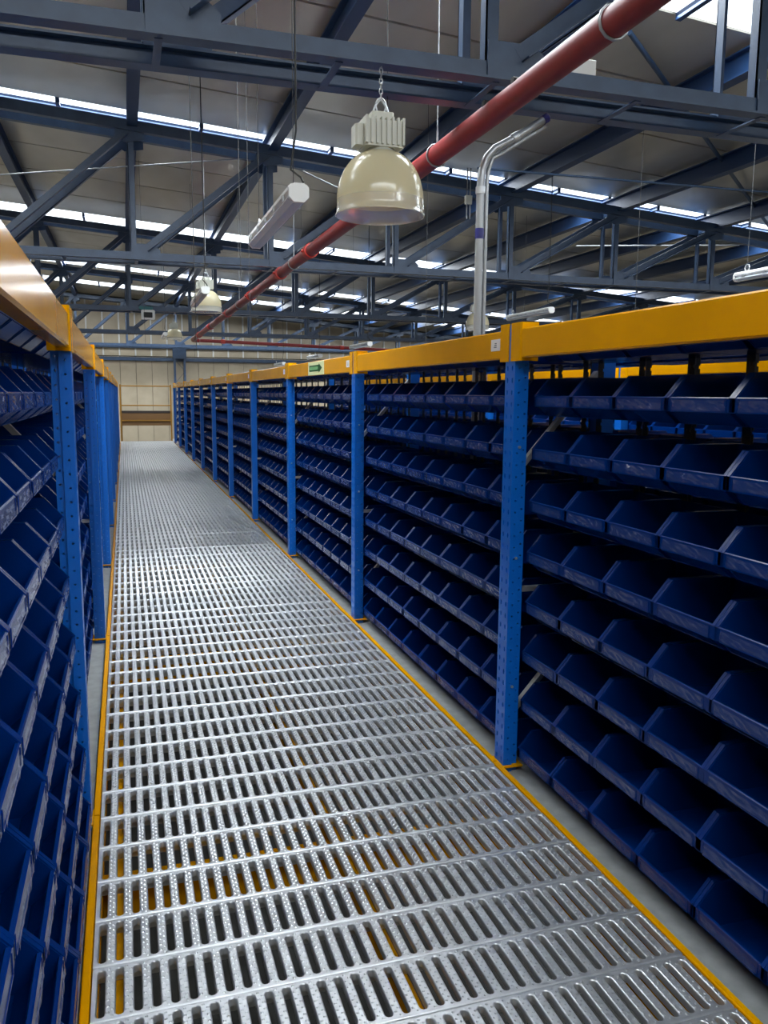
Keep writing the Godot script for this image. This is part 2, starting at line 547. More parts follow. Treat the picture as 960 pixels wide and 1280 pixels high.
# ---------------------------------------------------------------- walkway
func plank_mesh(dots: bool) -> ArrayMesh:
	var st := new_st()
	var x0 := LEFT + 0.032
	var x1 := RIGHT - 0.032
	var n := 34
	var pitch := (x1 - x0) / n
	var L := 0.208
	var hw := 0.0105
	var hl := 0.094
	var seg := 6
	for i in n:
		var cx := x0 + pitch * (i + 0.5)
		# rings of the slot: plate edge, bend, wall
		var rings := []
		for rr in [[0.0035, 0.0], [0.001, -0.001], [0.0, -0.0035], [0.0, -0.022]]:
			var ring := []
			for e in 2:
				for k in seg:
					var a := PI * k / (seg - 1) + PI * e
					var zc: float = (hl - hw) * (1.0 if e == 0 else -1.0)
					ring.append(Vector3(cx + (hw + rr[0]) * cos(a), rr[1], zc + (hw + rr[0]) * sin(a)))
			rings.append(ring)
		var W := pitch / 2.0
		var outer := [[W, hl - hw], [W, L / 2], [W * 0.33, L / 2], [-W * 0.33, L / 2], [-W, L / 2], [-W, hl - hw], [-W, hw - hl], [-W, -L / 2], [-W * 0.33, -L / 2], [W * 0.33, -L / 2], [W, -L / 2], [W, hw - hl]]
		for k in 12:
			var j := (k + 1) % 12
			st.set_smooth_group(-1)
			quad(st, rings[0][k], Vector3(cx + outer[k][0], 0, outer[k][1]), Vector3(cx + outer[j][0], 0, outer[j][1]), rings[0][j], Vector3.UP)
			st.set_smooth_group(1)
			for q in 3:
				var m: Vector3 = (rings[q][k] + rings[q][j]) / 2.0
				quad(st, rings[q][k], rings[q][j], rings[q + 1][j], rings[q + 1][k], Vector3(cx - m.x, 0.002, clampf(m.z, hw - hl, hl - hw) - m.z))
		if dots:
			st.set_smooth_group(-1)
			for s in [-1.0, 1.0]:
				for k in 8:
					var c := Vector3(cx + pitch / 2.0 + s * 0.0052, 0.0, -0.088 + 0.176 * (k + (0.25 if s > 0 else -0.25)) / 7.0)
					if absf(c.z) > 0.1 or i == n - 1 and s > 0: continue
					for q in 6:
						var a0 := TAU * q / 6.0
						var a1 := TAU * (q + 1) / 6.0
						var p0 := c + Vector3(cos(a0), 0, sin(a0)) * 0.0048
						var p1 := c + Vector3(cos(a1), 0, sin(a1)) * 0.0048
						var h := Vector3(0, 0.0028, 0)
						var i0 := c + Vector3(cos(a0), 0, sin(a0)) * 0.002 + h
						var i1 := c + Vector3(cos(a1), 0, sin(a1)) * 0.002 + h
						quad(st, p0, p1, i1, i0, (p0 + p1) / 2.0 - c + Vector3(0, 0.003, 0))
						tri(st, i0, i1, c + h, Vector3.UP)
	st.set_smooth_group(-1)
	# turned-down long edges
	for s in [-1.0, 1.0]:
		st.set_smooth_group(2 if s > 0 else 3)
		var edge := [Vector2(0.0, 0.0), Vector2(0.0025, -0.0005), Vector2(0.0045, -0.002), Vector2(0.0055, -0.0045), Vector2(0.0058, -0.05)]
		for k in 4:
			quad(st, Vector3(x0, edge[k].y, s * (L / 2 + edge[k].x)), Vector3(x1, edge[k].y, s * (L / 2 + edge[k].x)), Vector3(x1, edge[k + 1].y, s * (L / 2 + edge[k + 1].x)), Vector3(x0, edge[k + 1].y, s * (L / 2 + edge[k + 1].x)), Vector3(0, 0.3, s))
	return commit(st, M.steel)

func deck() -> void:
	var d := struct_root("floor_walkway", "slotted galvanised steel walkway planks down the aisle", "walkway")
	var near := plank_mesh(true)
	var far := plank_mesh(false)
	var z := 1.1
	while z > -29.1:
		var o := inst("plank", near if z > -9.0 else far, d, Vector3(0, rng.randf_range(-0.0012, 0.0012), z))
		o.rotation = Vector3(rng.randf_range(-0.004, 0.004), rng.randf_range(-0.0008, 0.0008), rng.randf_range(-0.0008, 0.0008))
		z -= 0.2204
	# yellow beams that carry the planks
	for x in [LEFT + 0.1, 0.72, RIGHT - 0.1]:
		var st := new_st()
		cbox(st, Vector3(x - 0.025, -0.19, -29.2), Vector3(x + 0.025, -0.055, 1.6), 0.004, 2)
		obj("carrier_beam", st, M.yellow, d)
	for k in 12:
		var zc := -2.87 + 2.5228 - BAY * k
		var st := new_st()
		cbox(st, Vector3(LEFT + 0.01, -0.2, zc - 0.06), Vector3(RIGHT - 0.01, -0.075, zc + 0.06), 0.004, 0)
		obj("cross_beam", st, M.yellow, d)
	# grey floor sheets inside the racks, one per bay and side
	for side in 2:
		for k in 13:
			var z1 := POST0 + 2 * BAY - BAY * k - 0.003
			var z0 := z1 - BAY + 0.006
			var st := new_st()
			if side == 0: box(st, Vector3(LEFT - 0.75, -0.05, z0), Vector3(LEFT - 0.002, -0.03, z1))
			else: box(st, Vector3(RIGHT + 0.002, -0.05, z0), Vector3(RIGHT + 0.75, -0.03, z1))
			obj("floor_sheet", st, M.sheet, d)
	# walkways of the neighbouring aisles, seen through the bins
	for s in [[-3.0, LEFT - 0.76], [RIGHT + 0.76, 4.6]]:
		var st := new_st()
		box(st, Vector3(s[0], -0.06, -29.2), Vector3(s[1], -0.02, 1.6))
		obj("side_walkway", st, M.steel, d)

# ---------------------------------------------------------------- racks
# column of an upright; front at local x = 0 looking to -x, 0.09 wide in z, 0.07 deep; y from 0
func column_mesh(fine: bool, h: float) -> ArrayMesh:
	var st := new_st()
	var a := 0.045
	if not fine:
		box(st, Vector3(0, 0, -a), Vector3(0.042, h, a))
		box(st, Vector3(0.042, 0, -a + 0.01), Vector3(0.07, h, a - 0.01))
		return commit(st, M.rack_blue)
	var n := int(h / 0.05)
	var p := h / n
	for i in n:
		var y := (i + 0.5) * p
		for s in [-1.0, 1.0]:
			holed(st, Vector3(0, y, s * 0.0225), Vector3(0, 0, 1), Vector3.UP, Vector3(-1, 0, 0), 0.045, p, 0.007, 0.012, 0.012)
			holed(st, Vector3(0.021, y, s * a), Vector3(1, 0, 0), Vector3.UP, Vector3(0, 0, s), 0.042, p, 0.0046, 0.0046, 0.014)
			holed(st, Vector3(0.056, y + (p * 0.25 if i < n - 1 else 0.0), s * (a - 0.01)), Vector3(1, 0, 0), Vector3.UP, Vector3(0, 0, s), 0.028, p, 0.0046, 0.0046, 0.014)
			st.set_smooth_group(-1)
			quad(st, Vector3(0.042, y - p / 2, s * a), Vector3(0.042, y + p / 2, s * a), Vector3(0.042, y + p / 2, s * (a - 0.01)), Vector3(0.042, y - p / 2, s * (a - 0.01)), Vector3(1, 0, 0))
	st.set_smooth_group(-1)
	box(st, Vector3(0.068, 0, -a + 0.01), Vector3(0.07, h, a - 0.01))
	quad(st, Vector3(0, h, -a), Vector3(0, h, a), Vector3(0.042, h, a), Vector3(0.042, h, -a), Vector3.UP)
	return commit(st, M.rack_blue)

func rack_height() -> float:
	return 1.93

func connector_mesh(near_side: bool) -> ArrayMesh:
	# L bracket on the aisle face and the side of the column; local z relative to the column axis, y from 0
	var st := new_st()
	var s := 1.0 if near_side else -1.0
	var z0 := 0.012 if near_side else 0.014
	slab(st, [Vector3(-0.005, 0, z0 * s), Vector3(-0.005, 0, 0.092 * s), Vector3(-0.005, 0.157, 0.092 * s), Vector3(-0.005, 0.157, z0 * s)], Vector3(0.005, 0, 0))
	slab(st, [Vector3(-0.005, 0, 0.092 * s), Vector3(0.0, 0, 0.101 * s), Vector3(0.0, 0.157, 0.101 * s), Vector3(-0.005, 0.157, 0.092 * s)], Vector3(0.004, 0, -0.004 * s))
	slab(st, [Vector3(0.0, 0, 0.098 * s), Vector3(0.075, 0, 0.098 * s), Vector3(0.075, 0.157, 0.098 * s), Vector3(0.0, 0.157, 0.098 * s)], Vector3(0, 0, 0.005 * s))
	return commit(st, M.yellow)

func racks() -> void:
	var fine := column_mesh(true, rack_height() + 0.06)
	var plain := column_mesh(false, rack_height() + 0.06)
	var con_near := connector_mesh(true)
	var con_far := connector_mesh(false)
	var st := new_st()
	tube(st, [Vector3(0.012, 0.03, 0.099), Vector3(0.012, 0.03, 0.1045)], 0.006, 6)
	var bolt := commit(st, M.black_steel)
	st = new_st()
	cbox(st, Vector3(0.0, 0.012, -BAY / 2 + 0.103), Vector3(0.05, 0.132, BAY / 2 - 0.103), 0.006, 2)
	var beam := commit(st, M.yellow)
	st = new_st()
	cbox(st, Vector3(-0.028, -0.14, -BAY / 2 + 0.004), Vector3(-0.004, 0.0, BAY / 2 - 0.004), 0.004, 2)
	box(st, Vector3(-0.046, -0.14, -BAY / 2 + 0.004), Vector3(-0.028, -0.075, BAY / 2 - 0.004))
	var toe := commit(st, M.yellow)
	st = new_st()
	box(st, Vector3(-0.0015, 0.0, -0.045), Vector3(0.0, 0.05, 0.045))
	var sticker := commit(st, M.sticker)
	st = new_st()
	for k in 3:
		box(st, Vector3(-0.002, 0.014 + k * 0.008, -0.015 + k * 0.004), Vector3(-0.0012, 0.018 + k * 0.008, 0.012))
	var ink := commit(st, M.sticker_ink)
	var deep := 0.42
	for side in 4:
		# right rack, left rack, then the fronts of the racks across the neighbouring aisles
		var xs: float = [RIGHT, LEFT, 3.75, -2.36][side]
		var flip: bool = side == 1 or side == 3
		var what: String = ["right-hand rack", "left-hand rack", "far rack behind the right-hand bins", "far rack behind the left-hand bins"][side]
		var last := 11 if side < 2 else 5
		for k in range(-2, last):
			var z := POST0 - BAY * k
			var nth: String = "standing beside the viewpoint" if k == -1 else ("standing behind the viewpoint" if k == -2 else "%s along the aisle" % NTH[k])
			var f := thing("rack_upright", "blue perforated upright of the %s, %s" % [what, nth], "rack upright", Vector3(xs, -0.05, z), "rack uprights")
			if flip: f.rotation.y = PI
			var col: ArrayMesh = fine if side < 2 and k < 3 else plain
			inst("column", col, f)
			if side < 2:
				var r := inst("column", plain, f, Vector3(deep, 0, 0))
				r.rotation.y = 0.0
				for q in 3:
					var b := new_st()
					var y0 := 0.3 + q * 0.55
					bar(b, Vector3(0.07, y0, 0), Vector3(deep, y0 + (0.4 if q % 2 == 0 else -0.0), 0), 0.02, 0.03, Vector3(0, 0, 1))
					obj("brace", b, M.zinc, f)
			var fp := new_st()
			box(fp, Vector3(-0.012, 0.045, -0.06), Vector3(0.09, 0.052, 0.06))
			obj("foot_plate", fp, M.yellow, f)
			if side < 2 and k < 3:
				var bo := new_st()
				for y in [0.42, 1.0, 1.48]:
					tube(bo, [Vector3(0.03, y, 0.045), Vector3(0.03, y, 0.054)], 0.006, 6)
				obj("bolt", bo, M.zinc, f)
		for k in range(-2, last - 1):
			var zm := POST0 - BAY * (k + 0.5)
			var where2: String = "second bay from the viewpoint" if k == 0 else ("nearest bay" if k == -1 else ("bay behind the viewpoint" if k == -2 else "%s bay from the viewpoint" % NTH[k + 1]))
			var t := thing("top_beam", "yellow top beam of the %s, %s" % [what, where2], "rack beam", Vector3(xs, 1.79, zm), "yellow rack beams")
			if flip: t.rotation.y = PI
			inst("beam", beam, t)
			# the near connector sits on the far side of the nearer column
			var c1 := inst("connector", con_far, t, Vector3(0, 0, BAY / 2))
			inst("bolt", bolt, c1, Vector3(0, 0, -0.2035))
			var c2 := inst("connector", con_near, t, Vector3(0, 0, -BAY / 2))
			inst("bolt", bolt, c2)
			if side == 0 or side == 2:
				var sx := inst("sticker", sticker, t, Vector3(0, 0.05, BAY / 2 - 0.15))
				inst("print", ink, sx)
			if side == 0 and k == 1:
				direction_sign(t)
			if side < 2:
				var e := inst("toe_beam", toe, self, Vector3(xs, 0.006, zm))
				if flip: e.rotation.y = PI
				tag(e, "yellow toe beam at walkway edge of the %s, %s" % [what, where2], "toe beam", "toe beams")
	# black slotted strips behind the bins
	st = new_st()
	for i in 42:
		var y := -0.03 + i * 0.046
		box(st, Vector3(0, y, -0.02), Vector3(0.004, y + 0.034, 0.02))
		box(st, Vector3(0, y + 0.034, -0.02), Vector3(0.004, y + 0.046, -0.008))
		box(st, Vector3(0, y + 0.034, -0.004), Vector3(0.004, y + 0.046, 0.012))
	var strip := commit(st, M.black_steel)
	for side in 2:
		for k in range(-1, 10):
			var zc := POST0 - BAY * (k + 0.5)
			var xs: float = RIGHT + 0.4 if side == 0 else LEFT - 0.389
			var side_name: String = "right" if side == 0 else "left"
			var bayname: String = "nearest bay" if k == -1 else "%s bay from the viewpoint" % NTH[k + 1]
			var g := thing("bin_support", "black slotted strips holding the %s-hand bins, %s" % [side_name, bayname], "bin support", Vector3(xs, 0, zc), "bin supports")
			for i in 9:
				inst("slotted_strip", strip, g, Vector3(0, 0, (i - 4) * 0.3))
			if k < 4:
				for i in 8:
					inst("slotted_strip", strip, g, Vector3(0.09 if side == 0 else -0.09, 0, (i - 3.5) * 0.3 + 0.06))
			for row in 9:
				var y := 1.8675 - 0.2225 * row
				var gap: float = 0.0085 + 0.003 * row if side == 0 else 0.0085 + (0.0095 * row if k < 0 else 0.0)
				st = new_st()
				if side == 0: box(st, Vector3(-gap, y + 0.02, -1.2), Vector3(-0.0005, y + 0.05, 1.2))
				else: box(st, Vector3(0.0045, y + 0.02, -1.2), Vector3(gap, y + 0.05, 1.2))
				obj("cross_rail", st, M.black_steel, g)

func direction_sign(t: Node3D) -> void:
	var st := new_st()
	box(st, Vector3(-0.002, 0.0, -0.3), Vector3(0.0, 0.112, 0.3))
	var s := obj("sign", st, M.sign, t, Vector3(0.0, 0.016, 0.05))
	tag(s, "pale sign with a green arrow pointing right")
	# green arrow pointing to the viewer's right (+z)
	st = new_st()
	slab(st, [Vector3(-0.0035, 0.03, -0.25), Vector3(-0.0035, 0.03, 0.12), Vector3(-0.0035, 0.082, 0.12), Vector3(-0.0035, 0.082, -0.25)], Vector3(0.0015, 0, 0))
	slab(st, [Vector3(-0.0035, 0.018, 0.12), Vector3(-0.0035, 0.056, 0.24), Vector3(-0.0035, 0.094, 0.12)], Vector3(0.0015, 0, 0))
	obj("arrow", st, M.sign_green, s)
	st = new_st()
	for k in 9:
		box(st, Vector3(-0.0045, 0.042, -0.225 + k * 0.036), Vector3(-0.0035, 0.07, -0.225 + k * 0.036 + 0.022))
	obj("print", st, M.sign_print, s)

# ---------------------------------------------------------------- bins
# local: lip front at x = 0 looking to -x, lip top at y = 0, centred in z
func bin_mesh() -> ArrayMesh:
	var st := new_st()
	var w := 0.1493
	var i := 0.138
	var prof := [Vector2(0.002, -0.042), Vector2(0.002, 0.0), Vector2(0.062, 0.07), Vector2(0.3, 0.07), Vector2(0.3, -0.082), Vector2(0.052, -0.082)]
	for s in [-1.0, 1.0]:
		var pts := []
		for p in prof: pts.append(Vector3(p.x, p.y, s * i))
		slab(st, pts, Vector3(0, 0, -s * 0.004))
		# rim flange along the slope and the top
		var o := 0.0065
		bar(st, Vector3(0.0, -0.001, s * (w - o)), Vector3(0.063, 0.0715, s * (w - o)), 2 * o, 0.005)
		bar(st, Vector3(0.062, 0.0715, s * (w - o)), Vector3(0.302, 0.0715, s * (w - o)), 2 * o, 0.005)
		# side flange behind the lip
		slab(st, [Vector3(0.0, -0.042, s * i), Vector3(0.0, 0, s * i), Vector3(0.02, 0.02, s * i), Vector3(0.016, -0.042, s * i)], Vector3(0, 0, s * (w - i)))
	# floor, back, lower front, lip
	box(st, Vector3(0.052, -0.082, -i), Vector3(0.3, -0.078, i))
	box(st, Vector3(0.296, -0.082, -i), Vector3(0.3, 0.072, i))
	slab(st, [Vector3(0.004, -0.04, -i), Vector3(0.004, -0.04, i), Vector3(0.054, -0.082, i), Vector3(0.054, -0.082, -i)], Vector3(0.004, 0.002, 0))
	cbox(st, Vector3(0.0, -0.043, -w), Vector3(0.012, 0.003, w), 0.003, 2)
	# raised frame of the label slot on the lip
	for z in [-0.125, 0.125]:
		box(st, Vector3(-0.002, -0.04, z - 0.0015), Vector3(0.001, -0.003, z + 0.0015))
	box(st, Vector3(-0.002, -0.042, -0.1265), Vector3(0.001, -0.039, 0.1265))
	return commit(st, M.bin)

func film_mesh(sd: int) -> ArrayMesh:
	# crumpled clear label sleeve on the lip
	var st := new_st()
	st.set_smooth_group(-1)
	var r := RandomNumberGenerator.new()
	r.seed = sd
	var n := 12
	var m := 3
	var p := []
	for a in n + 1:
		var row := []
		for b in m + 1:
			row.append(Vector3(-0.0015 - r.randf_range(0.0, 0.0055), lerpf(-0.006, -0.037, float(b) / m), lerpf(-0.122, 0.122, float(a) / n) + r.randf_range(-0.004, 0.004)))
		p.append(row)
	for a in n:
		for b in m:
			quad(st, p[a][b], p[a + 1][b], p[a + 1][b + 1], p[a][b + 1], Vector3(-1, 0, 0))
	return commit(st, M.film)

func bins() -> void:
	var body := bin_mesh()
	var films := [film_mesh(1), film_mesh(2), film_mesh(3)]
	var rest := []
	for side in 2:
		for k in range(-2, 10):
			for row in 9:
				var y := 1.8675 - 0.2225 * row
				for c in 8:
					# c counts from the upright at the far end of the bay
					var z := POST0 - BAY * (k + 1) + (BAY - 2.4) / 2.0 + 0.3 * (c + 0.5)
					var jx := rng.randf_range(-0.001, 0.001)
					var at := Vector3((RIGHT + 0.088 - 0.003 * row if side == 0 else LEFT - 0.077 + (0.0095 * row if k < 0 else 0.0)) + jx, y, z)
					var turn := (0.0 if side == 0 else PI) + rng.randf_range(-0.0015, 0.0015)
					var own := false
					if side == 0: own = (k == -1 and c < 5) or (k == 0) or (k == 1) or (k == 2 and row > 0 and row < 8 and c < 8)
					else: own = k == -1 and c < 6
					if not own:
						rest.append(Transform3D(Basis(Vector3.UP, turn), at))
						continue
					var bay: String = "nearest bay" if k == -1 else "%s bay from viewpoint" % NTH[k + 1]
					var o := thing("storage_bin", "open blue bin, %s rack, %s, %s row, %s from far upright" % ["right" if side == 0 else "left", bay, ORD[row], NTH[c]], "bin", at, "blue picking bins")
					o.rotation.y = turn
					inst("body", body, o)
					inst("label_sleeve", films[rng.randi() % 3], o)
	# opposite-facing bins of the neighbouring aisles and their far racks
	for side in 2:
		for k in range(-2, 10):
			for row in 9:
				for c in 8:
					var z := POST0 - BAY * (k + 1) + (BAY - 2.4) / 2.0 + 0.3 * (c + 0.5)
					var y := 1.8675 - 0.2225 * row
					rest.append(Transform3D(Basis(Vector3.UP, PI if side == 0 else 0.0), Vector3(RIGHT + 0.8 if side == 0 else LEFT - 0.79, y, z)))
					if k < 5: rest.append(Transform3D(Basis(Vector3.UP, 0.0 if side == 0 else PI), Vector3(3.75 + 0.06 if side == 0 else -2.36 - 0.05, y, z)))
	var mm := MultiMesh.new()
	mm.transform_format = MultiMesh.TRANSFORM_3D
	mm.mesh = body
	mm.instance_count = rest.size()
	for i in rest.size(): mm.set_instance_transform(i, rest[i])
	var mi := MultiMeshInstance3D.new()
	mi.name = "distant_bins"
	mi.multimesh = mm
	add_child(mi)
	tag(mi, "remaining blue bins farther down both racks and on neighbouring racks", "bins", "", "stuff")

# ---------------------------------------------------------------- pipes, lamps, cables
func batten_light(label: String, near: Vector3, far_z: float, hang: float) -> void:
	hang = roof_y(near.x) - near.y - 0.001
	var t := thing("batten_light", label, "light", near, "unlit tube lights")
	var L := near.z - far_z
	var st := new_st()
	cbox(st, Vector3(-0.048, 0.0, -L), Vector3(0.048, 0.04, 0), 0.012, 2)
	obj("body", st, M.white_plastic, t)
	st = new_st()
	cbox(st, Vector3(-0.045, -0.04, -L + 0.02), Vector3(0.045, 0.0, -0.02), 0.022, 2)
	obj("cover", st, M.diffuser, t)
	for z in [0.0, -L]:
		st = new_st()
		cbox(st, Vector3(-0.046, -0.041, z - 0.012), Vector3(0.046, 0.042, z + 0.012), 0.022, 2)
		obj("end_cap", st, M.white_plastic, t)
	for k in 5:
		for s in [-1.0, 1.0]:
			st = new_st()
			box(st, Vector3(s * 0.049 - 0.004, -0.012, -L * (k + 0.5) / 5.0 - 0.015), Vector3(s * 0.049 + 0.004, 0.012, -L * (k + 0.5) / 5.0 + 0.015))
			obj("clip", st, M.zinc, t)
	for z in [-0.12, -L + 0.12]:
		st = new_st()
		tube(st, [Vector3(0, 0.04, z), Vector3(0, hang, z)], 0.002, 5)
		obj("hanging_wire", st, M.wire, t)
	st = new_st()
	var ring := []
	for k in 9: ring.append(Vector3(0.0, 0.075 + 0.03 * sin(TAU * k / 8.0), -L + 0.12 + 0.03 * cos(TAU * k / 8.0)))
	tube(st, ring, 0.005, 5, false)
	obj("eyelet", st, M.zinc, t)
	st = new_st()
	ring = [Vector3(0, hang, -0.1), Vector3(0.01, 0.3, -0.1), Vector3(-0.02, 0.12, -0.08), Vector3(0.01, 0.07, 0.0), Vector3(0.02, 0.045, 0.01)]
	tube(st, ring, 0.005, 5)
	obj("supply_cable", st, M.cable, t)

func bay_lamp(label: String, at: Vector3, hang: float) -> void:
	# at: centre of the rim of the dome
	if hang > 1.0: hang = roof_y(at.x) - at.y - 0.001
	var t := thing("bay_lamp", label, "lamp", at, "high bay lamps")
	var st := new_st()
	var outer := []
	for k in 13:
		var a := (PI / 2.0 - 0.36) * k / 12.0
		outer.append(Vector2(0.222 * pow(cos(a), 0.85) + 0.01, 0.07 + 0.255 * sin(a)))
	var inner := []
	for p in outer: inner.append(p - Vector2(0.005, 0.003))
	lathe(st, outer, 40)
	lathe(st, inner, 40, Vector3.ZERO, true, -1.0)
	var dome := obj("dome", st, M.acrylic, t)
	st = new_st()
	lathe(st, [Vector2(0.238, -0.008), Vector2(0.24, -0.002), Vector2(0.236, 0.002), Vector2(0.234, 0.03), Vector2(0.232, 0.07)], 40)
	lathe(st, [Vector2(0.236, -0.008), Vector2(0.15, -0.014), Vector2(0.0, -0.018)], 40, Vector3.ZERO, true, -1.0)
	obj("lens", st, M.acrylic_clear, dome)
	st = new_st()
	lathe(st, [Vector2(0.1, 0.3), Vector2(0.09, 0.31), Vector2(0.075, 0.31), Vector2(0.075, 0.335), Vector2(0.0, 0.335)], 24)
	obj("collar", st, M.cream_metal, t)
	# finned ballast housing
	st = new_st()
	cbox(st, Vector3(-0.105, 0.33, -0.08), Vector3(0.105, 0.46, 0.08), 0.014, 1)
	obj("housing", st, M.cream_metal, t)
	for k in 8:
		st = new_st()
		box(st, Vector3(-0.1 + 0.2 * k / 7.0 - 0.006, 0.34, -0.092), Vector3(-0.1 + 0.2 * k / 7.0 + 0.006, 0.474, 0.092))
		obj("fin", st, M.cream_metal, t)
	st = new_st()
	cbox(st, Vector3(-0.15, 0.335, -0.05), Vector3(-0.1, 0.44, 0.05), 0.01, 1)
	obj("junction_box", st, M.cream_metal, t)
	st = new_st()
	cbox(st, Vector3(-0.06, 0.46, -0.05), Vector3(0.06, 0.51, 0.05), 0.01, 1)
	obj("cap", st, M.cream_metal, t)
	st = new_st()
	var hook := []
	for k in 11:
		var a := -PI / 2.0 + TAU * 0.85 * k / 10.0
		hook.append(Vector3(0.028 * cos(a), 0.55 + 0.04 * sin(a), 0))
	tube(st, [Vector3(-0.045, 0.51, 0), Vector3(-0.03, 0.55, 0), Vector3(0, 0.585, 0), Vector3(0.03, 0.55, 0), Vector3(0.045, 0.51, 0)], 0.006, 6)
	tube(st, hook, 0.005, 6)
	obj("hook", st, M.zinc, t)
	st = new_st()
	var y := 0.585
	var flip := false
	while y < hang - 0.02 and y < 0.75:
		var lk := []
		for k in 9:
			var a := TAU * k / 8.0
			lk.append(Vector3(0.009 * cos(a) if flip else 0.0, y + 0.017 * sin(a) + 0.012, 0.0 if flip else 0.009 * cos(a)))
		tube(st, lk, 0.003, 5, false)
		y += 0.026
		flip = not flip
	if hang > y: tube(st, [Vector3(0, y - 0.01, 0), Vector3(0, hang, 0)], 0.003, 5)
	obj("chain", st, M.zinc, t)

func wire(called: String, label: String, category: String, pts: Array, r: float, mat: Material, group := "") -> Node3D:
	var st := new_st()
	tube(st, pts, r, 6)
	return tag(obj(called, st, mat, self), label, category, group)

func services() -> void:
	# main sprinkler pipe with couplings and hangers
	var p := thing("sprinkler_pipe", "long red sprinkler main running down the aisle under the trusses", "pipe", Vector3(1.95, 3.15, 0))
	var st := new_st()
	tube(st, [Vector3(0, 0, 3.9), Vector3(0, 0, -24.6), Vector3(0.02, 0, -24.8), Vector3(0.08, 0, -24.92), Vector3(0.2, 0.0, -24.95)], 0.062, 20)
	obj("pipe", st, M.pipe, p)
	for z in [-6.9, -8.85, -10.6, -13.2, -16.2, -19.5, -22.5]:
		st = new_st()
		tube(st, [Vector3(0, 0, z), Vector3(0, 0, z - 0.13)], 0.078, 16)
		tube(st, [Vector3(-0.1, 0, z - 0.065), Vector3(0.1, 0, z - 0.065)], 0.016, 8)
		obj("coupling", st, M.coupling, p)
	for z in [-3.15, -5.15, -9.8, -14.6, -19.0]:
		st = new_st()
		var ring := []
		for k in 13: ring.append(Vector3(0.068 * cos(TAU * k / 12.0), 0.068 * sin(TAU * k / 12.0), z))
		tube(st, ring, 0.007, 6, false)
		tube(st, [Vector3(0, 0.068, z), Vector3(0, 0.15, z)], 0.006, 6)
		tube(st, [Vector3(0, 0.15, z), Vector3(0, roof_y(1.95) - 3.152, z)], 0.0035, 6)
		obj("hanger", st, M.conduit, p)
	for z in [-3.98, -4.33]:
		st = new_st()
		cbox(st, Vector3(-0.05, 0.035, z - 0.02), Vector3(0.02, 0.066, z + 0.02), 0.008, 0)
		obj("clamp", st, M.cable, p)
	var q := thing("sprinkler_branch", "dark red cross pipe running right from the end of the sprinkler main", "pipe", Vector3(2.175, 3.15, -24.95))
	st = new_st()
	tube(st, [Vector3(0, 0, 0), Vector3(13.5, -0.34, 0)], 0.05, 12)
	obj("pipe", st, M.pipe, q)
	for x in [0.6, 4.2, 7.6]:
		st = new_st()
		tube(st, [Vector3(x, -0.025 * x, 0), Vector3(x + 0.12, -0.025 * (x + 0.12), 0)], 0.065, 12)
		obj("coupling", st, M.coupling, q)
	# lamps
	bay_lamp("large pale dome lamp hanging near, below the first truss", Vector3(1.346, 2.6, -4.4), 0.78)
	bay_lamp("smaller dome lamp farther down the aisle beside a tube light", Vector3(1.26, 2.88, -13.2), 2.2)
	bay_lamp("tiny dome lamp at the far end near the pipe elbow", Vector3(1.5, 3.2, -25.7), 1.5)
	bay_lamp("dome lamp half hidden behind the grey conduit and right rack", Vector3(6.79, 2.95, -15.5), 1.6)
	batten_light("nearest white tube light hanging left of the dome lamp", Vector3(0.79, 2.55, -3.85), -5.12, 1.9)
	batten_light("white tube light in front of the second dome lamp", Vector3(0.92, 2.79, -9.7), -11.3, 1.7)
	batten_light("small white tube light beside the farthest dome lamp", Vector3(0.95, 2.95, -19.6), -20.9, 1.5)
	batten_light("white tube light just above the right-hand upright", Vector3(5.6, 2.8, -10.3), -11.6, 2.0)
	batten_light("white tube light cut off by the right picture edge", Vector3(5.65, 2.78, -5.45), -6.75, 2.0)
	batten_light("distant white tube light right of the red cross pipe", Vector3(4.35, 2.56, -14.8), -16.1, 2.3)
	batten_light("small distant tube light above the green arrow sign", Vector3(4.3, 2.5, -18.6), -19.9, 2.3)
	batten_light("smallest distant tube light near the end wall column", Vector3(4.2, 2.45, -22.6), -23.9, 2.3)
	# bent conduit rising from the rack to the near truss
	var c := thing("conduit", "grey twin conduit pole bending over to the near truss", "conduit", Vector3(2.08, 0, -4.75))
	for s in [0.0, 1.0]:
		st = new_st()
		var r := 0.024 if s == 0.0 else 0.012
		var dx: float = s * 0.04
		tube(st, [Vector3(dx, 0.0, 0), Vector3(dx, 2.88, 0), Vector3(dx + 0.006, 2.97, 0), Vector3(dx + 0.035, 3.05, 0), Vector3(dx + 0.085, 3.105 - s * 0.03, 0), Vector3(0.2, 3.17 - s * 0.045, 0), Vector3(0.42, 3.31 - s * 0.045, 0)], r, 12)
		obj("tube", st, M.conduit, c)
	for seg in [[Vector3(0, 2.58, 0), Vector3(0, 2.64, 0)], [Vector3(0.4, 3.297, 0), Vector3(0.43, 3.316, 0)], ]:
		st = new_st()
		tube(st, seg, 0.027, 12)
		obj("tape", st, M.tape, c)
	for seg in [[Vector3(0, 2.84, 0), Vector3(0, 2.88, 0)], [Vector3(0.2, 3.17, 0), Vector3(0.235, 3.192, 0)]]:
		st = new_st()
		tube(st, seg, 0.029, 12)
		obj("sleeve", st, M.zinc, c)
	# white box on the near truss
	var wb := thing("junction_box", "white box on the near truss right of the red pipe", "box", Vector3(2.44, 3.445, -4.42))
	st = new_st()
	cbox(st, Vector3(0, 0, -0.05), Vector3(0.18, 0.085, 0.02), 0.004, 0)
	obj("body", st, M.white_plastic, wb)
	st = new_st()
	tube(st, [Vector3(-0.12, 0.03, -0.02), Vector3(0.0, 0.03, -0.02)], 0.012, 8)
	obj("cable_stub", st, M.white_plastic, wb)
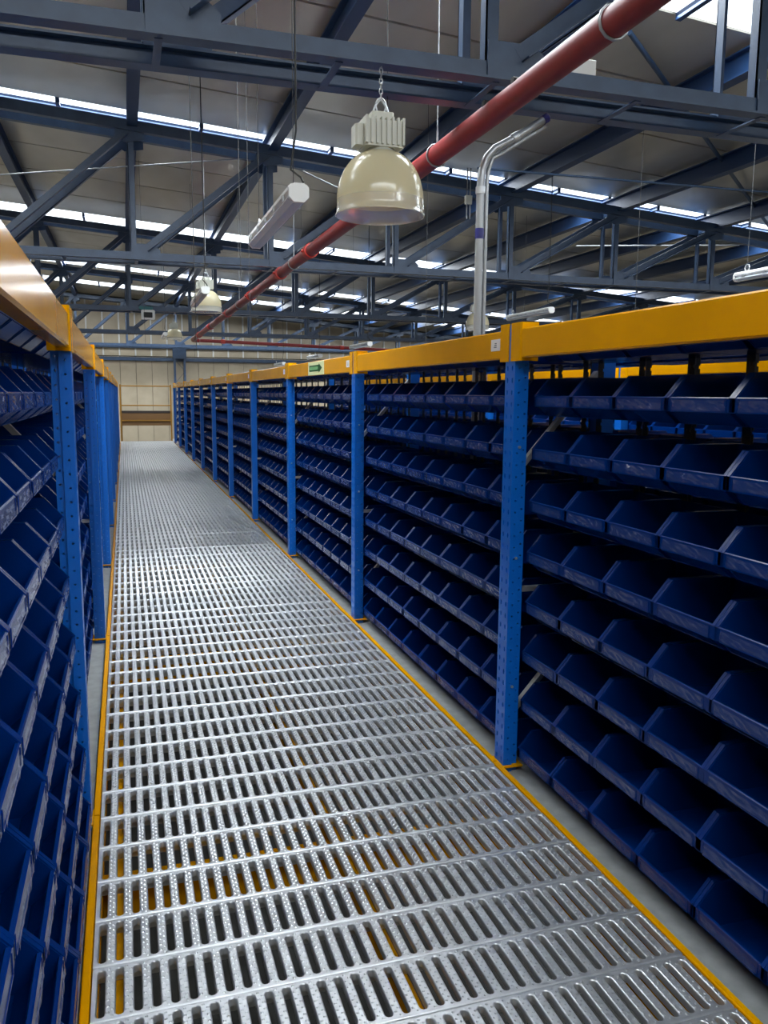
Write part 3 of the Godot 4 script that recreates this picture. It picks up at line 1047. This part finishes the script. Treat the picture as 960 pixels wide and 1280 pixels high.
	var jb := thing("switch_box", "small grey box on twin wires right of the dome lamp", "box", Vector3(4.83, 4.36, -11.45))
	st = new_st()
	cbox(st, Vector3(-0.05, 0, -0.03), Vector3(0.05, 0.12, 0.03), 0.006, 1)
	obj("body", st, M.cream_metal, jb)
	for s in [-0.025, 0.025]:
		st = new_st()
		tube(st, [Vector3(s, 0.12, 0), Vector3(s, 0.5, 0)], 0.01, 6)
		tube(st, [Vector3(s, 0.0, 0), Vector3(s, -0.2, 0)], 0.01, 6)
		obj("conduit", st, M.conduit, jb)
	var eb := thing("sensor_box", "small white box with teal top on the third truss", "box", Vector3(0.55, 3.27, -18.55))
	st = new_st()
	cbox(st, Vector3(-0.14, -0.1, -0.04), Vector3(0.14, 0.1, 0.04), 0.02, 2)
	obj("body", st, M.white_plastic, eb)
	st = new_st()
	cbox(st, Vector3(-0.09, -0.06, 0.04), Vector3(0.09, 0.05, 0.05), 0.01, 2)
	obj("face", st, M.cable, eb)
	st = new_st()
	cbox(st, Vector3(-0.18, 0.1, -0.05), Vector3(0.1, 0.17, 0.05), 0.02, 2)
	obj("bracket", st, M.teal, eb)
	# bracing rods
	wire("brace_rod", "long dark brace rod slanting down right from the pipe", "rod", [Vector3(4.4, 4.85, -6.85), Vector3(10.25, 4.4, -11.55)], 0.026, M.truss, "brace rods")
	wire("brace_rod", "thin pale rod left of the second truss panel point", "rod", [Vector3(-1.6, 4.33, -11.9), Vector3(2.05, 4.88, -11.9)], 0.009, M.conduit, "brace rods")
	wire("brace_rod", "thin pale rod running right behind the dome lamp", "rod", [Vector3(2.13, 4.88, -11.95), Vector3(3.6, 4.35, -11.95)], 0.011, M.conduit, "brace rods")
	wire("brace_rod", "level dark rod in front of the second truss at right", "rod", [Vector3(3.9, 4.18, -9.0), Vector3(10.5, 4.26, -9.0)], 0.013, M.truss, "brace rods")
	wire("brace_rod", "level pale rod behind the second truss at right", "rod", [Vector3(7.5, 4.19, -13.0), Vector3(11.1, 4.42, -13.0)], 0.016, M.conduit, "brace rods")
	# single suspension wires
	var spots := [[Vector3(1.5, 0, -4.8), 2.75], [Vector3(0.4, 0, -4.95), 1.9], [Vector3(0.86, 0, -6.4), 2.4], [Vector3(1.1, 0, -7.6), 2.2], [Vector3(3.3, 0, -9.0), 2.1], [Vector3(1.2, 0, -15.0), 2.2], [Vector3(0.35, 0, -14.0), 2.4], [Vector3(5.5, 0, -8.2), 2.2], [Vector3(2.95, 0, -14.2), 2.2], [Vector3(6.8, 0, -13.5), 2.2]]
	var near_what := ["above the dome lamp", "left of the nearest tube light", "behind the nearest tube light", "between the tube light and dome lamp", "right of the grey conduit", "beside the red pipe far down the aisle", "over the left-hand rack, far down the aisle", "in front of the right-hand truss", "over the green arrow sign", "above the tube light at the right-hand upright"]
	for i in spots.size():
		var s: Vector3 = spots[i][0]
		wire("hanging_wire", "thin loose steel wire hanging from roof " + near_what[i], "wire", [Vector3(s.x, roof_y(s.x) - 0.02, s.z), Vector3(s.x + 0.01, spots[i][1], s.z)], 0.0025, M.wire, "hanging wires")

# ---------------------------------------------------------------- far end
func far_end() -> void:
	# girts and a braced column on the end wall
	for g in [[3.42, "upper"], [2.93, "lower"]]:
		var st := new_st()
		cbox(st, Vector3(XA + 0.05, g[0] - 0.07, ZF + 0.04), Vector3(XB - 0.05, g[0] + 0.07, ZF + 0.16), 0.01, 0)
		tag(obj("wall_girt", st, M.truss, self), "%s dark blue girt across the far wall" % g[1], "girt", "wall girts")
	for x in [2.15, 9.4]:
		var t := thing("wall_column", "blue laced steel column on the far wall%s" % (" at the end of the aisle" if x < 5.0 else ", farther right"), "column", Vector3(x, LOW, ZF + 0.35))
		for s in [-0.19, 0.19]:
			var st := new_st()
			cbox(st, Vector3(s - 0.045, 0, -0.05), Vector3(s + 0.045, 6.15, 0.05), 0.006, 1)
			obj("leg", st, M.truss, t)
		for k in 12:
			var st := new_st()
			var y := 0.2 + k * 0.48
			var s := 1.0 if k % 2 == 0 else -1.0
			bar(st, Vector3(-0.19 * s, y, 0.03), Vector3(0.19 * s, y + 0.46, 0.03), 0.012, 0.05, Vector3(0, 0, 1))
			obj("lacing", st, M.truss, t)
		var st2 := new_st()
		cbox(st2, Vector3(-0.26, 5.95, -0.06), Vector3(0.26, 6.38, 0.08), 0.006, 1)
		obj("head_plate", st2, M.truss, t)
	# guard rail closing the walkway
	var r := thing("guard_rail", "yellow guard rail with brown board closing the far end of the walkway", "railing", Vector3(0, 0, -29.3))
	for x in [LEFT + 0.06, RIGHT - 0.04]:
		var st := new_st()
		cbox(st, Vector3(x - 0.025, -0.05, -0.025), Vector3(x + 0.025, 1.9, 0.025), 0.004, 1)
		obj("post", st, M.rail, r)
	for y in [1.85, 1.2, 0.69]:
		var st := new_st()
		cbox(st, Vector3(LEFT + 0.06, y - 0.02, -0.02), Vector3(RIGHT - 0.04, y + 0.02, 0.02), 0.006, 0)
		obj("rail", st, M.rail, r)
	var st3 := new_st()
	box(st3, Vector3(LEFT + 0.085, 0.52, -0.06), Vector3(RIGHT - 0.065, 0.94, -0.03))
	obj("board", st3, M.brown, r)
	st3 = new_st()
	box(st3, Vector3(LEFT + 0.085, 0.94, -0.09), Vector3(RIGHT - 0.065, 1.02, -0.02))
	obj("board_cap", st3, M.dark_edge, r)
